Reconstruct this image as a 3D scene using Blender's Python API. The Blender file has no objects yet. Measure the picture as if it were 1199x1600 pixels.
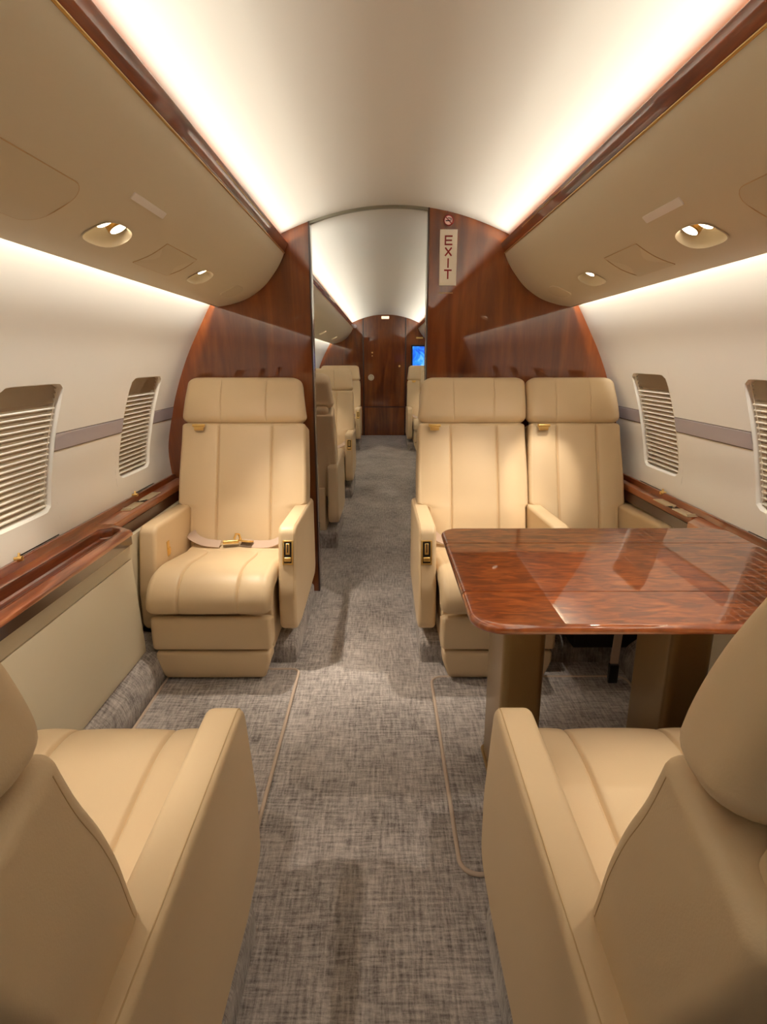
import bpy, bmesh, math, random
from mathutils import Vector, Matrix
random.seed(7)
PI = math.pi
SC = bpy.context.scene
COL = SC.collection

# ------------------------------------------------------------------ materials
def srgb(r, g, b):
    f = lambda c: c/12.92 if c <= .04045 else ((c+.055)/1.055)**2.4
    return (f(r/255), f(g/255), f(b/255), 1)

def new_mat(name):
    m = bpy.data.materials.new(name); m.use_nodes = True
    nt = m.node_tree
    return m, nt, nt.nodes['Principled BSDF']

def plain(name, col, rough=.5, metal=0., coat=0., spec=.5, bump=0., bscale=200., var=0.):
    m, nt, b = new_mat(name)
    b.inputs['Base Color'].default_value = col
    b.inputs['Roughness'].default_value = rough
    b.inputs['Metallic'].default_value = metal
    b.inputs['Coat Weight'].default_value = coat
    b.inputs['Coat Roughness'].default_value = .03
    b.inputs['Specular IOR Level'].default_value = spec
    if bump or var:
        tc = nt.nodes.new('ShaderNodeTexCoord')
        n = nt.nodes.new('ShaderNodeTexNoise'); n.inputs['Scale'].default_value = bscale
        n.inputs['Detail'].default_value = 4
        nt.links.new(tc.outputs['Object'], n.inputs['Vector'])
        if bump:
            bp = nt.nodes.new('ShaderNodeBump'); bp.inputs['Strength'].default_value = bump
            bp.inputs['Distance'].default_value = .002
            nt.links.new(n.outputs['Fac'], bp.inputs['Height'])
            nt.links.new(bp.outputs['Normal'], b.inputs['Normal'])
        if var:
            n2 = nt.nodes.new('ShaderNodeTexNoise'); n2.inputs['Scale'].default_value = 3.
            n2.inputs['Detail'].default_value = 3
            nt.links.new(tc.outputs['Object'], n2.inputs['Vector'])
            r = nt.nodes.new('ShaderNodeValToRGB')
            r.color_ramp.elements[0].position = .3; r.color_ramp.elements[1].position = .7
            r.color_ramp.elements[0].color = tuple(c*(1-var) for c in col[:3])+(1,)
            r.color_ramp.elements[1].color = tuple(min(1, c*(1+var)) for c in col[:3])+(1,)
            nt.links.new(n2.outputs['Fac'], r.inputs['Fac'])
            nt.links.new(r.outputs['Color'], b.inputs['Base Color'])
    return m

def emit(name, col, strength):
    m, nt, b = new_mat(name)
    b.inputs['Base Color'].default_value = col
    b.inputs['Emission Color'].default_value = col
    b.inputs['Emission Strength'].default_value = strength
    return m

def wood(name, dark, mid, light, stretch=(14, 14, 1.2), coat=1., rough=.35, fig=2.2, dist=1.6):
    m, nt, b = new_mat(name)
    N, L = nt.nodes, nt.links
    tc = N.new('ShaderNodeTexCoord')
    mp = N.new('ShaderNodeMapping'); mp.inputs['Scale'].default_value = stretch
    L.new(tc.outputs['Object'], mp.inputs['Vector'])
    a = N.new('ShaderNodeTexNoise'); a.inputs['Scale'].default_value = 1.3
    a.inputs['Detail'].default_value = 8; a.inputs['Distortion'].default_value = dist
    L.new(mp.outputs['Vector'], a.inputs['Vector'])
    mp2 = N.new('ShaderNodeMapping'); mp2.inputs['Scale'].default_value = tuple(s*7 for s in stretch)
    L.new(tc.outputs['Object'], mp2.inputs['Vector'])
    f = N.new('ShaderNodeTexNoise'); f.inputs['Scale'].default_value = 2; f.inputs['Detail'].default_value = 3
    L.new(mp2.outputs['Vector'], f.inputs['Vector'])
    c = N.new('ShaderNodeTexNoise'); c.inputs['Scale'].default_value = fig; c.inputs['Detail'].default_value = 2
    L.new(tc.outputs['Object'], c.inputs['Vector'])
    m1 = N.new('ShaderNodeMath'); m1.operation = 'MULTIPLY_ADD'
    L.new(f.outputs['Fac'], m1.inputs[0]); m1.inputs[1].default_value = .12
    L.new(a.outputs['Fac'], m1.inputs[2])
    m2 = N.new('ShaderNodeMath'); m2.operation = 'MULTIPLY_ADD'
    L.new(c.outputs['Fac'], m2.inputs[0]); m2.inputs[1].default_value = .5
    L.new(m1.outputs[0], m2.inputs[2])
    r = N.new('ShaderNodeValToRGB')
    e = r.color_ramp.elements
    e[0].position = .58; e[0].color = dark
    e[1].position = 1.0; e[1].color = light
    k = e.new(.79); k.color = mid
    L.new(m2.outputs[0], r.inputs['Fac']); L.new(r.outputs['Color'], b.inputs['Base Color'])
    b.inputs['Roughness'].default_value = rough
    b.inputs['Coat Weight'].default_value = coat; b.inputs['Coat Roughness'].default_value = .025
    b.inputs['Coat IOR'].default_value = 1.75
    b.inputs['Specular IOR Level'].default_value = .3
    return m

def quilted(name):
    m, nt, b = new_mat(name)
    N, L = nt.nodes, nt.links
    tc = N.new('ShaderNodeTexCoord')
    mp = N.new('ShaderNodeMapping'); mp.inputs['Scale'].default_value = (8, 28, 5)
    L.new(tc.outputs['Object'], mp.inputs['Vector'])
    a = N.new('ShaderNodeTexNoise'); a.inputs['Scale'].default_value = 1.9
    a.inputs['Detail'].default_value = 3; a.inputs['Distortion'].default_value = .9
    L.new(mp.outputs['Vector'], a.inputs['Vector'])
    mp2 = N.new('ShaderNodeMapping'); mp2.inputs['Scale'].default_value = (30, 190, 30)
    L.new(tc.outputs['Object'], mp2.inputs['Vector'])
    f = N.new('ShaderNodeTexNoise'); f.inputs['Scale'].default_value = 1; f.inputs['Detail'].default_value = 2
    L.new(mp2.outputs['Vector'], f.inputs['Vector'])
    m1 = N.new('ShaderNodeMath'); m1.operation = 'MULTIPLY_ADD'
    L.new(f.outputs['Fac'], m1.inputs[0]); m1.inputs[1].default_value = .09
    L.new(a.outputs['Fac'], m1.inputs[2])
    r = N.new('ShaderNodeValToRGB'); e = r.color_ramp.elements
    e[0].position = .42; e[0].color = srgb(122, 56, 20)
    e[1].position = .80; e[1].color = srgb(194, 106, 48)
    k = e.new(.6); k.color = srgb(160, 80, 31)
    L.new(m1.outputs[0], r.inputs['Fac']); L.new(r.outputs['Color'], b.inputs['Base Color'])
    b.inputs['Roughness'].default_value = .35; b.inputs['Specular IOR Level'].default_value = .3
    b.inputs['Coat Weight'].default_value = 1; b.inputs['Coat Roughness'].default_value = .012
    b.inputs['Coat IOR'].default_value = 2.1
    return m

def carpet_mat(name, k=1.):
    m, nt, b = new_mat(name)
    N, L = nt.nodes, nt.links
    tc = N.new('ShaderNodeTexCoord')
    def noise(scale, stretch, detail=3):
        mp = N.new('ShaderNodeMapping'); mp.inputs['Scale'].default_value = stretch
        L.new(tc.outputs['Object'], mp.inputs['Vector'])
        n = N.new('ShaderNodeTexNoise'); n.inputs['Scale'].default_value = scale
        n.inputs['Detail'].default_value = detail; n.inputs['Roughness'].default_value = .65
        L.new(mp.outputs['Vector'], n.inputs['Vector'])
        return n.outputs['Fac']
    def lin(x, lo, hi):
        r = N.new('ShaderNodeMapRange'); r.inputs['From Min'].default_value = lo
        r.inputs['From Max'].default_value = hi; L.new(x, r.inputs['Value']); return r.outputs['Result']
    ax = lin(noise(1, (16, 120, 20)), .36, .66)         # threads running across
    ay = lin(noise(1, (120, 14, 20)), .36, .66)         # threads running along
    big = lin(noise(3.2, (1, 1, 1), 4), .3, .7)
    fine = noise(170, (1, 1, 1), 2)
    mx = N.new('ShaderNodeMath'); mx.operation = 'ADD'; L.new(ax, mx.inputs[0]); L.new(ay, mx.inputs[1])
    m2 = N.new('ShaderNodeMath'); m2.operation = 'MULTIPLY_ADD'; L.new(big, m2.inputs[0])
    m2.inputs[1].default_value = .9; L.new(mx.outputs[0], m2.inputs[2])
    m3 = N.new('ShaderNodeMath'); m3.operation = 'MULTIPLY_ADD'; L.new(fine, m3.inputs[0])
    m3.inputs[1].default_value = 1.3; L.new(m2.outputs[0], m3.inputs[2])
    r = N.new('ShaderNodeValToRGB'); e = r.color_ramp.elements
    d, l = srgb(98, 92, 91), srgb(210, 203, 200)
    e[0].position = .22; e[0].color = tuple(c*k for c in d[:3])+(1,)
    e[1].position = .78; e[1].color = tuple(c*k for c in l[:3])+(1,)
    dv = N.new('ShaderNodeMath'); dv.operation = 'DIVIDE'; L.new(m3.outputs[0], dv.inputs[0]); dv.inputs[1].default_value = 4.
    L.new(dv.outputs[0], r.inputs['Fac']); L.new(r.outputs['Color'], b.inputs['Base Color'])
    b.inputs['Roughness'].default_value = .95; b.inputs['Specular IOR Level'].default_value = .1
    b.inputs['Sheen Weight'].default_value = .25; b.inputs['Sheen Roughness'].default_value = .5
    bp = N.new('ShaderNodeBump'); bp.inputs['Strength'].default_value = .5; bp.inputs['Distance'].default_value = .004
    L.new(m3.outputs[0], bp.inputs['Height']); L.new(bp.outputs['Normal'], b.inputs['Normal'])
    return m

def glass_mat():
    m = bpy.data.materials.new('window_glass'); m.use_nodes = True
    nt = m.node_tree; nt.nodes.clear()
    o = nt.nodes.new('ShaderNodeOutputMaterial'); mx = nt.nodes.new('ShaderNodeMixShader')
    t = nt.nodes.new('ShaderNodeBsdfTransparent'); g = nt.nodes.new('ShaderNodeBsdfGlossy')
    g.inputs['Roughness'].default_value = .05
    lw = nt.nodes.new('ShaderNodeLayerWeight'); pw = nt.nodes.new('ShaderNodeMath'); pw.operation = 'POWER'
    pw.inputs[1].default_value = 4.; nt.links.new(lw.outputs['Facing'], pw.inputs[0])
    f = nt.nodes.new('ShaderNodeMath'); f.operation = 'MULTIPLY_ADD'; f.inputs[1].default_value = .7; f.inputs[2].default_value = .035
    nt.links.new(pw.outputs[0], f.inputs[0])
    nt.links.new(f.outputs[0], mx.inputs[0]); nt.links.new(t.outputs[0], mx.inputs[1])
    nt.links.new(g.outputs[0], mx.inputs[2]); nt.links.new(mx.outputs[0], o.inputs[0])
    return m

def screen_mat():
    m, nt, b = new_mat('screen_picture')
    N, L = nt.nodes, nt.links
    tc = N.new('ShaderNodeTexCoord')
    n = N.new('ShaderNodeTexNoise'); n.inputs['Scale'].default_value = 7; n.inputs['Detail'].default_value = 4
    n.inputs['Distortion'].default_value = .8
    L.new(tc.outputs['Object'], n.inputs['Vector'])
    r = N.new('ShaderNodeValToRGB'); e = r.color_ramp.elements
    e[0].position = .38; e[0].color = srgb(20, 70, 170)
    e[1].position = .68; e[1].color = srgb(150, 200, 245)
    k = e.new(.52); k.color = srgb(40, 120, 225)
    L.new(n.outputs['Fac'], r.inputs['Fac'])
    L.new(r.outputs['Color'], b.inputs['Emission Color'])
    b.inputs['Emission Strength'].default_value = 1.
    b.inputs['Base Color'].default_value = (.01, .01, .02, 1); b.inputs['Roughness'].default_value = .1
    return m

LEATHER = plain('tan_leather', srgb(214, 191, 156), .42, spec=.35, bump=.12, bscale=420, var=.03)
LEATHER2 = plain('stitch_leather', srgb(200, 172, 132), .6, spec=.3)
WALLM = plain('cream_wall_panel', srgb(236, 231, 221), .55, spec=.3, bump=.05, bscale=60)
BINM = plain('beige_overhead_panel', srgb(217, 207, 183), .5, spec=.3, bump=.03, bscale=300)
BINM2 = plain('beige_overhead_hatch', srgb(210, 199, 174), .5, spec=.3)
GREYP = plain('grey_plate', srgb(242, 238, 234), .4)
CEILM = plain('cream_ceiling', srgb(214, 207, 193), .6, spec=.2)
WOOD = wood('mahogany_veneer', srgb(90, 41, 10), srgb(120, 57, 15), srgb(144, 75, 26), stretch=(9, 9, 1.), dist=1.)
WOODT = wood('mahogany_trim', srgb(70, 28, 10), srgb(116, 54, 22), srgb(150, 76, 34), stretch=(14, 1.2, 14))
WOODL = wood('mahogany_ledge', srgb(112, 54, 26), srgb(156, 86, 50), srgb(188, 116, 74), stretch=(16, 1.4, 16))
WOODE = plain('veneer_edge', srgb(58, 26, 12), .3, coat=1)
TABLEM = quilted('quilted_table_veneer')
CARPET = carpet_mat('woven_carpet')
MATM = carpet_mat('woven_mat', .9)
BINDING = plain('mat_binding', srgb(190, 172, 156), .8)
BRASS = plain('brass', srgb(240, 204, 130), .36, metal=1)
GOLD = plain('gold_bead', srgb(206, 168, 100), .3, metal=1)
BRONZE = plain('bronze_leg', srgb(156, 130, 88), .34, metal=.55, coat=.2)
STEEL = plain('satin_plate', srgb(214, 200, 172), .35, metal=.35)
DARK = plain('dark_recess', srgb(30, 22, 17), .7)
BLACK = plain('black_rubber', srgb(14, 13, 13), .3)
TAUPE = plain('taupe_shade', srgb(164, 146, 124), .7)
SLAT = plain('cream_slat', srgb(250, 243, 228), .45)
MAUVE = plain('mauve_band', srgb(172, 162, 164), .5)
BANDLINE = plain('band_line', srgb(110, 96, 88), .6)
STRAP = plain('mauve_webbing', srgb(188, 166, 150), .75, bump=.2, bscale=500)
LAMPM = emit('lamp_glow', (1, .82, .6, 1), 5)
SIGNM = plain('sign_cream', srgb(246, 238, 222), .5)
REDM = plain('sign_red', srgb(150, 34, 30), .5)
PINK = plain('sign_pink', srgb(250, 216, 206), .5)
WHITE = plain('white_plastic', srgb(228, 222, 212), .4)
GREENGREY = plain('arch_trim_grey', srgb(150, 146, 128), .5)
GLASS = glass_mat()
SCREEN = screen_mat()

# ------------------------------------------------------------------ scene helpers
OFF = {}
def tag(o, label=None, cat=None, group=None, kind=None):
    if label: o['label'] = label
    if cat: o['category'] = cat
    if group: o['group'] = group
    if kind: o['kind'] = kind
    return o

def thing(name, label, cat, loc=(0, 0, 0), rotz=0., group=None, kind=None):
    o = bpy.data.objects.new(name, None); COL.objects.link(o)
    o.empty_display_size = .1
    o.location = loc; o.rotation_euler = (0, 0, rotz)
    OFF[o.name] = Vector(loc)
    return tag(o, label, cat, group, kind)

def obj(name, bm, mats, parent=None, smooth=40, world=False, label=None, loc=None, toward=None):
    """one mesh object; world=True: coordinates are world ones, parent stands unrotated at OFF"""
    if not isinstance(mats, (list, tuple)): mats = [mats]
    off = Vector((0, 0, 0))
    if world and parent is not None: off = OFF[parent.name]
    if loc is not None: off = Vector(loc)
    if off.length > 0: bmesh.ops.translate(bm, verts=bm.verts, vec=-off)
    bmesh.ops.remove_doubles(bm, verts=bm.verts, dist=1e-5)
    if toward is None: bmesh.ops.recalc_face_normals(bm, faces=bm.faces)
    else:                                    # open sheets: every face looks at the cabin axis
        bm.normal_update()
        for f in bm.faces:
            c = f.calc_center_median()+off
            if f.normal.dot(Vector((toward[0]-c.x, 0, toward[1]-c.z))) < 0: f.normal_flip()
    me = bpy.data.meshes.new(name); bm.to_mesh(me); bm.free()
    for m in mats: me.materials.append(m)
    if smooth:
        for p in me.polygons: p.use_smooth = True
        me.set_sharp_from_angle(angle=math.radians(smooth))
    o = bpy.data.objects.new(name, me); COL.objects.link(o)
    if parent is not None: o.parent = parent
    if loc is not None: o.location = loc; OFF[o.name] = Vector(loc)
    elif parent is not None: OFF[o.name] = OFF.get(parent.name, Vector((0, 0, 0)))
    else: OFF[o.name] = Vector((0, 0, 0))
    if label: o['label'] = label
    return o

def dup(root, loc, rotz, label, name=None, group=None):
    r = root.copy(); COL.objects.link(r); r.location = loc; r.rotation_euler = (0, 0, rotz)
    r['label'] = label
    if group: r['group'] = group
    def rec(a, b):
        for ch in list(a.children):
            c = ch.copy(); COL.objects.link(c); c.parent = b
            rec(ch, c)
    rec(root, r)
    return r

# ------------------------------------------------------------------ mesh helpers
def BM(): return bmesh.new()

def quad_rings(bm, rings, closed=True, cap0=False, cap1=False, mi=0):
    vs = [[bm.verts.new(p) for p in r] for r in rings]
    n = len(rings[0])
    for a, b in zip(vs, vs[1:]):
        for i in range(n if closed else n-1):
            j = (i+1) % n
            f = bm.faces.new((a[i], a[j], b[j], b[i])); f.material_index = mi
    if cap0: bm.faces.new(vs[0]).material_index = mi
    if cap1: bm.faces.new(vs[-1][::-1]).material_index = mi
    return vs

def box(bm, x0, x1, y0, y1, z0, z1, mi=0, bev=0., rot=None):
    vs = [bm.verts.new((x, y, z)) for x in (x0, x1) for y in (y0, y1) for z in (z0, z1)]
    fs = []
    for q in ((0, 1, 3, 2), (4, 6, 7, 5), (0, 4, 5, 1), (2, 3, 7, 6), (0, 2, 6, 4), (1, 5, 7, 3)):
        f = bm.faces.new([vs[i] for i in q]); f.material_index = mi; fs.append(f)
    if bev:
        es = list({e for f in fs for e in f.edges})
        r = bmesh.ops.bevel(bm, geom=es, offset=bev, segments=3, profile=.5, affect='EDGES')
        for f in r['faces']: f.material_index = mi
        vs = list({v for f in r['faces'] for v in f.verts} | {v for v in vs if v.is_valid})
    if rot is not None:
        bmesh.ops.transform(bm, matrix=rot, verts=vs)
    return vs

def round_poly(pts, r, n=6):
    """2-D polygon with rounded corners; r a number or a list"""
    out = []
    N = len(pts)
    for i in range(N):
        p = Vector(pts[i]); a = Vector(pts[i-1]); b = Vector(pts[(i+1) % N])
        rr = r[i] if isinstance(r, (list, tuple)) else r
        if rr <= 1e-5: out.append((p.x, p.y)); continue
        u = (a-p).normalized(); v = (b-p).normalized()
        ang = u.angle(v)
        d = min(rr/math.tan(ang/2), .48*(a-p).length, .48*(b-p).length)
        rr = d*math.tan(ang/2)
        c = p + (u+v).normalized()*(rr/math.sin(ang/2))
        p0 = p+u*d; p1 = p+v*d
        a0 = math.atan2(p0.y-c.y, p0.x-c.x); a1 = math.atan2(p1.y-c.y, p1.x-c.x)
        da = (a1-a0+PI) % (2*PI) - PI
        for k in range(n+1):
            t = a0+da*k/n
            out.append((c.x+rr*math.cos(t), c.y+rr*math.sin(t)))
    return out

def inset_poly(poly, d):
    N = len(poly); out = []
    A = sum(poly[i][0]*poly[(i+1) % N][1]-poly[(i+1) % N][0]*poly[i][1] for i in range(N))
    sg = 1 if A > 0 else -1
    for i in range(N):
        a = Vector(poly[i-1]); p = Vector(poly[i]); b = Vector(poly[(i+1) % N])
        e1 = (p-a); e2 = (b-p)
        if e1.length < 1e-9 or e2.length < 1e-9: out.append(tuple(p)); continue
        n1 = Vector((-e1.y, e1.x)).normalized(); n2 = Vector((-e2.y, e2.x)).normalized()
        m = n1+n2
        if m.length < 1e-6: m = n1
        m.normalize()
        k = 1/max(.4, m.dot(n1))
        q = p+m*d*sg*k
        out.append((q.x, q.y))
    return out

def prism(bm, poly, a0, a1, r=0., axis='X', mi=0, seg=5):
    """polygon extruded along an axis with rounded rims. axis X: poly=(y,z); Y: (x,z); Z: (x,y)"""
    def P(p, a):
        if axis == 'X': return (a, p[0], p[1])
        if axis == 'Y': return (p[0], a, p[1])
        return (p[0], p[1], a)
    rings = []
    if r > 0:
        for k in range(seg+1):
            t = PI/2*k/seg
            rings.append((inset_poly(poly, r*(1-math.sin(t))), a0+r*(1-math.cos(t))))
        for k in range(seg+1):
            t = PI/2*(1-k/seg)
            rings.append((inset_poly(poly, r*(1-math.sin(t))), a1-r*(1-math.cos(t))))
        rings = [(inset_poly(rings[0][0], min(.003, r)), a0)]+rings+[(inset_poly(rings[-1][0], min(.003, r)), a1)]
    else:
        rings = [(poly, a0), (poly, a1)]
    return quad_rings(bm, [[P(p, a) for p in q] for q, a in rings], True, True, True, mi)

def cyl(bm, p0, p1, r, n=16, mi=0, r1=None):
    p0 = Vector(p0); p1 = Vector(p1); d = (p1-p0).normalized()
    u = d.orthogonal().normalized(); v = d.cross(u)
    r1 = r if r1 is None else r1
    R = [[p+(u*math.cos(2*PI*i/n)+v*math.sin(2*PI*i/n))*q for i in range(n)] for p, q in ((p0, r), (p1, r1))]
    quad_rings(bm, R, True, True, True, mi)

def tube(bm, pts, r, n=8, mi=0, closed=False):
    pts = [Vector(p) for p in pts]; rings = []
    N = len(pts)
    up = None
    for i, p in enumerate(pts):
        a = pts[i-1] if (i > 0 or closed) else p
        b = pts[(i+1) % N] if (i < N-1 or closed) else p
        d = (b-a).normalized()
        if up is None: up = d.orthogonal().normalized()
        up = (up-d*up.dot(d)).normalized(); v = d.cross(up)
        rings.append([p+(up*math.cos(2*PI*k/n)+v*math.sin(2*PI*k/n))*r for k in range(n)])
    if closed: rings.append(rings[0])
    quad_rings(bm, rings, True, not closed, not closed, mi)

def ribbon(bm, pts, wdir, w, t=.002, mi=0):
    """strap: a thin band along pts, width along wdir"""
    pts = [Vector(p) for p in pts]; rings = []
    for i, p in enumerate(pts):
        d = (pts[min(i+1, len(pts)-1)]-pts[max(i-1, 0)]).normalized()
        wd = Vector(wdir[i] if isinstance(wdir, list) else wdir); wd = (wd-d*wd.dot(d)).normalized()
        n = d.cross(wd)
        rings.append([p+wd*w/2+n*t/2, p-wd*w/2+n*t/2, p-wd*w/2-n*t/2, p+wd*w/2-n*t/2])
    quad_rings(bm, rings, True, True, True, mi)

def catmull(pts, n=8):
    P = [Vector(p) for p in pts]; out = []
    for i in range(len(P)-1):
        a = P[max(i-1, 0)]; b = P[i]; c = P[i+1]; d = P[min(i+2, len(P)-1)]
        for k in range(n):
            t = k/n
            out.append(.5*((2*b)+(c-a)*t+(2*a-5*b+4*c-d)*t*t+(3*b-a-3*c+d)*t**3))
    out.append(P[-1])
    return out

class Path:
    """smooth 2-D path by arc length"""
    def __init__(self, pts, n=8, smooth=True):
        self.p = catmull([Vector(q) for q in pts], n) if smooth else [Vector(q) for q in pts]
        self.s = [0.]
        for a, b in zip(self.p, self.p[1:]): self.s.append(self.s[-1]+(b-a).length)
        self.L = self.s[-1]
    def at(self, s):
        s = min(max(s, 0), self.L)
        lo, hi = 0, len(self.s)-1
        while hi-lo > 1:
            m = (lo+hi)//2
            if self.s[m] <= s: lo = m
            else: hi = m
        a, b = self.p[lo], self.p[hi]
        t = (s-self.s[lo])/max(1e-9, self.s[hi]-self.s[lo])
        p = a.lerp(b, t)
        i0, i1 = max(lo-1, 0), min(hi+1, len(self.p)-1)
        ta = (self.p[hi]-self.p[i0]).normalized(); tb = (self.p[i1]-self.p[lo]).normalized()
        d = ta.lerp(tb, t).normalized()
        return p, d

def slab(bm, path, wfun, th, r=.03, seams=(), gw=.0042, gd=.008, puff=.006, ncol=64, nrow=40, side=1, cx=0., mi=0):
    """upholstered slab. path: Path in (y,z) along its outer face; outer normal = side * left normal of the
    direction. wfun(fraction) -> (x0, x1). th thickness inwards. r edge rounding. seams: fractions of the width."""
    L = path.L
    ss = []
    for k in range(7): ss.append(r*(1-math.cos(PI/2*k/6)))
    n = max(4, nrow)
    for k in range(1, n): ss.append(r+(L-2*r)*k/n)
    for k in range(7): ss.append(L-r+r*math.sin(PI/2*k/6))
    xa, xb = wfun(.6)
    seam_x = [xa+(xb-xa)*q for q in seams]
    npan = len(seams)+1
    m = max(8, ncol//npan)
    us = sorted(set([round(k/m, 5) for k in range(m+1)]+([.012, .025, .04, .07, .93, .96, .975, .988] if seams else [])))
    rings = []
    for s in ss:
        e = min(s, L-s)
        sh = 0. if e >= r else r-math.sqrt(max(0, r*r-(r-e)**2))
        p, d = path.at(s)
        nrm = Vector((-d.y, d.x))*side
        x0, x1 = wfun(s/L)
        x0 += sh; x1 -= sh
        W = x1-x0
        top = -sh; bot = -th+sh
        rr = min(r, (top-bot)/2-1e-4, W/2-1e-4)
        rr = max(rr, .0005)
        ring = []
        fade = min(1, e/(2.5*r))
        lo_, hi_ = x0+rr, x1-rr
        E = [lo_]+[min(max(q, lo_+.02*W), hi_-.02*W) for q in seam_x]+[hi_]
        for pi in range(npan):
            for iu, u_ in enumerate(us):
                if pi and iu == 0: continue
                xx = E[pi]+(E[pi+1]-E[pi])*u_
                u = 2*u_-1
                g = puff*(1-abs(u)**2.5)-puff*.3
                for q in E[1:-1]: g -= gd*math.exp(-((xx-q)/gw)**2)
                ring.append((xx, top+g*(.25+.75*fade)))
        for k in range(1, 7):
            a = PI/2*(1-k/6); ring.append((x1-rr+rr*math.cos(a), top-rr+rr*math.sin(a)))
        for k in range(0, 7):
            a = -PI/2*k/6; ring.append((x1-rr+rr*math.cos(a), bot+rr+rr*math.sin(a)))
        for k in range(0, 7):
            a = -PI/2-PI/2*k/6; ring.append((x0+rr+rr*math.cos(a), bot+rr+rr*math.sin(a)))
        for k in range(0, 6):
            a = PI-PI/2*k/6; ring.append((x0+rr+rr*math.cos(a), top-rr+rr*math.sin(a)))
        rings.append([(cx+x, p.x+nrm.x*h, p.y+nrm.y*h) for x, h in ring])
    quad_rings(bm, rings, True, True, True, mi)

# ------------------------------------------------------------------ cabin sheets with openings
class Prof:
    """cabin cross-section polyline (x,z); pt(y,s,d): d metres into the cabin. sg=-1 mirrors to the left side"""
    def __init__(self, pts, sg, dz=0., n=8, flip=1):
        self.path = Path([(x, z+dz) for x, z in pts], n); self.sg = sg; self.L = self.path.L; self.flip = flip
    def pt(self, y, s, d=0.):
        p, t = self.path.at(s)
        n = Vector((-t.y, t.x))*self.flip
        return Vector((self.sg*(p.x+n.x*d), y, p.y+n.y*d))

def hole_r(th, a, b, n):
    return (abs(math.cos(th)/a)**n+abs(math.sin(th)/b)**n)**(-1/n)

def hole_angles(A, B, N=56):
    an = [2*PI*i/N for i in range(N)]
    for sx in (1, -1):
        for sy in (1, -1): an.append(math.atan2(sy*B, sx*A) % (2*PI))
    return sorted(set(round(a, 6) for a in an))

def sheet(bm, P, y0, y1, s0, s1, holes, ds=.025, dy=.4, mi=0):
    """surface P(y,s) over the rectangle with superellipse holes (yc,sc,a,b,n,margin)"""
    def grid(ya, yb, sa, sb):
        if yb-ya < 1e-6 or sb-sa < 1e-6: return
        ny = max(1, math.ceil((yb-ya)/dy)); ns = max(1, math.ceil((sb-sa)/ds))
        quad_rings(bm, [[P(ya+(yb-ya)*i/ny, sa+(sb-sa)*j/ns) for j in range(ns+1)] for i in range(ny+1)], False, mi=mi)
    y = y0
    for (yc, sc, a, b, n, mg) in sorted(holes):
        A, B = a+mg, b+mg
        grid(y, yc-A, s0, s1)
        grid(yc-A, yc+A, s0, sc-B); grid(yc-A, yc+A, sc+B, s1)
        an = hole_angles(A, B)
        rings = []
        for t in (0, .12, .35, .7, 1):
            ring = []
            for th in an:
                c, sn = math.cos(th), math.sin(th)
                rh = hole_r(th, a, b, n)
                ro = min(A/abs(c) if abs(c) > 1e-9 else 1e9, B/abs(sn) if abs(sn) > 1e-9 else 1e9)
                q = rh+(ro-rh)*t
                ring.append(P(yc+q*c, sc+q*sn))
            rings.append(ring)
        quad_rings(bm, rings, True, mi=mi)
        y = yc+A
    grid(y, y1, s0, s1)

def cup(bm, P, hole, steps, cap=True, mi=0):
    """rings following a hole inwards: steps of (scale, depth)"""
    yc, sc, a, b, n, mg = hole
    an = hole_angles(a+mg, b+mg)
    rings = []
    for k, d in steps:
        rings.append([P(yc+hole_r(th, a, b, n)*k*math.cos(th), sc+hole_r(th, a, b, n)*k*math.sin(th), d) for th in an])
    quad_rings(bm, rings, True, False, cap, mi)

def area(name, loc, d, length, width, watts, col, spread=PI):
    l = bpy.data.lights.new(name, 'AREA'); l.shape = 'RECTANGLE'; l.size = length; l.size_y = width
    l.energy = watts; l.color = col; l.spread = spread
    o = bpy.data.objects.new(name, l); COL.objects.link(o)
    X = Vector((0, 1, 0)); Z = -Vector(d).normalized(); Y = Z.cross(X).normalized(); X = Y.cross(Z)
    o.matrix_world = Matrix(((X.x, Y.x, Z.x, loc[0]), (X.y, Y.y, Z.y, loc[1]), (X.z, Y.z, Z.z, loc[2]), (0, 0, 0, 1)))
    return o

def spot(name, loc, target, watts, col, angle, blend=.6, size=.015):
    l = bpy.data.lights.new(name, 'SPOT'); l.energy = watts; l.color = col
    l.spot_size = math.radians(angle); l.spot_blend = blend; l.shadow_soft_size = size
    o = bpy.data.objects.new(name, l); COL.objects.link(o)
    o.location = loc
    o.rotation_euler = (Vector(target)-Vector(loc)).to_track_quat('-Z', 'Y').to_euler()
    return o

# ================================================================== the cabin shell
YB, YP, YF = -2.0, 2.95, 9.68           # rear end, partition, forward bulkhead
WALLP = [(1.10, .0), (1.125, .25), (1.14, .58), (1.152, .72), (1.15, .80), (1.13, .90), (1.105, 1.0), (1.065, 1.12),
         (1.01, 1.25), (.95, 1.362), (.892, 1.465), (.82, 1.57), (.74, 1.68)]
BINP = [(.518, 1.709), (.538, 1.665), (.574, 1.612), (.625, 1.555), (.70, 1.505), (.78, 1.478), (.855, 1.465)]
def ceil_z(x): return 1.912-x*x/2.3

floor_bm = BM(); box(floor_bm, -1.13, 1.13, YB, YF+.05, -.03, 0)
tag(obj('floor', floor_bm, CARPET, smooth=0), 'grey brown woven carpet floor of the cabin', 'floor', kind='structure')

bm = BM()
xs = [-.745+1.49*i/60 for i in range(61)]
quad_rings(bm, [[(x, y, ceil_z(x)) for x in xs] for y in (YB, 0, YP, 6, YF+.05)], False)
tag(obj('ceiling', bm, CEILM, smooth=60, toward=(0, 1.)), 'pale vaulted ceiling of the cabin', 'ceiling', kind='structure')

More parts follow.
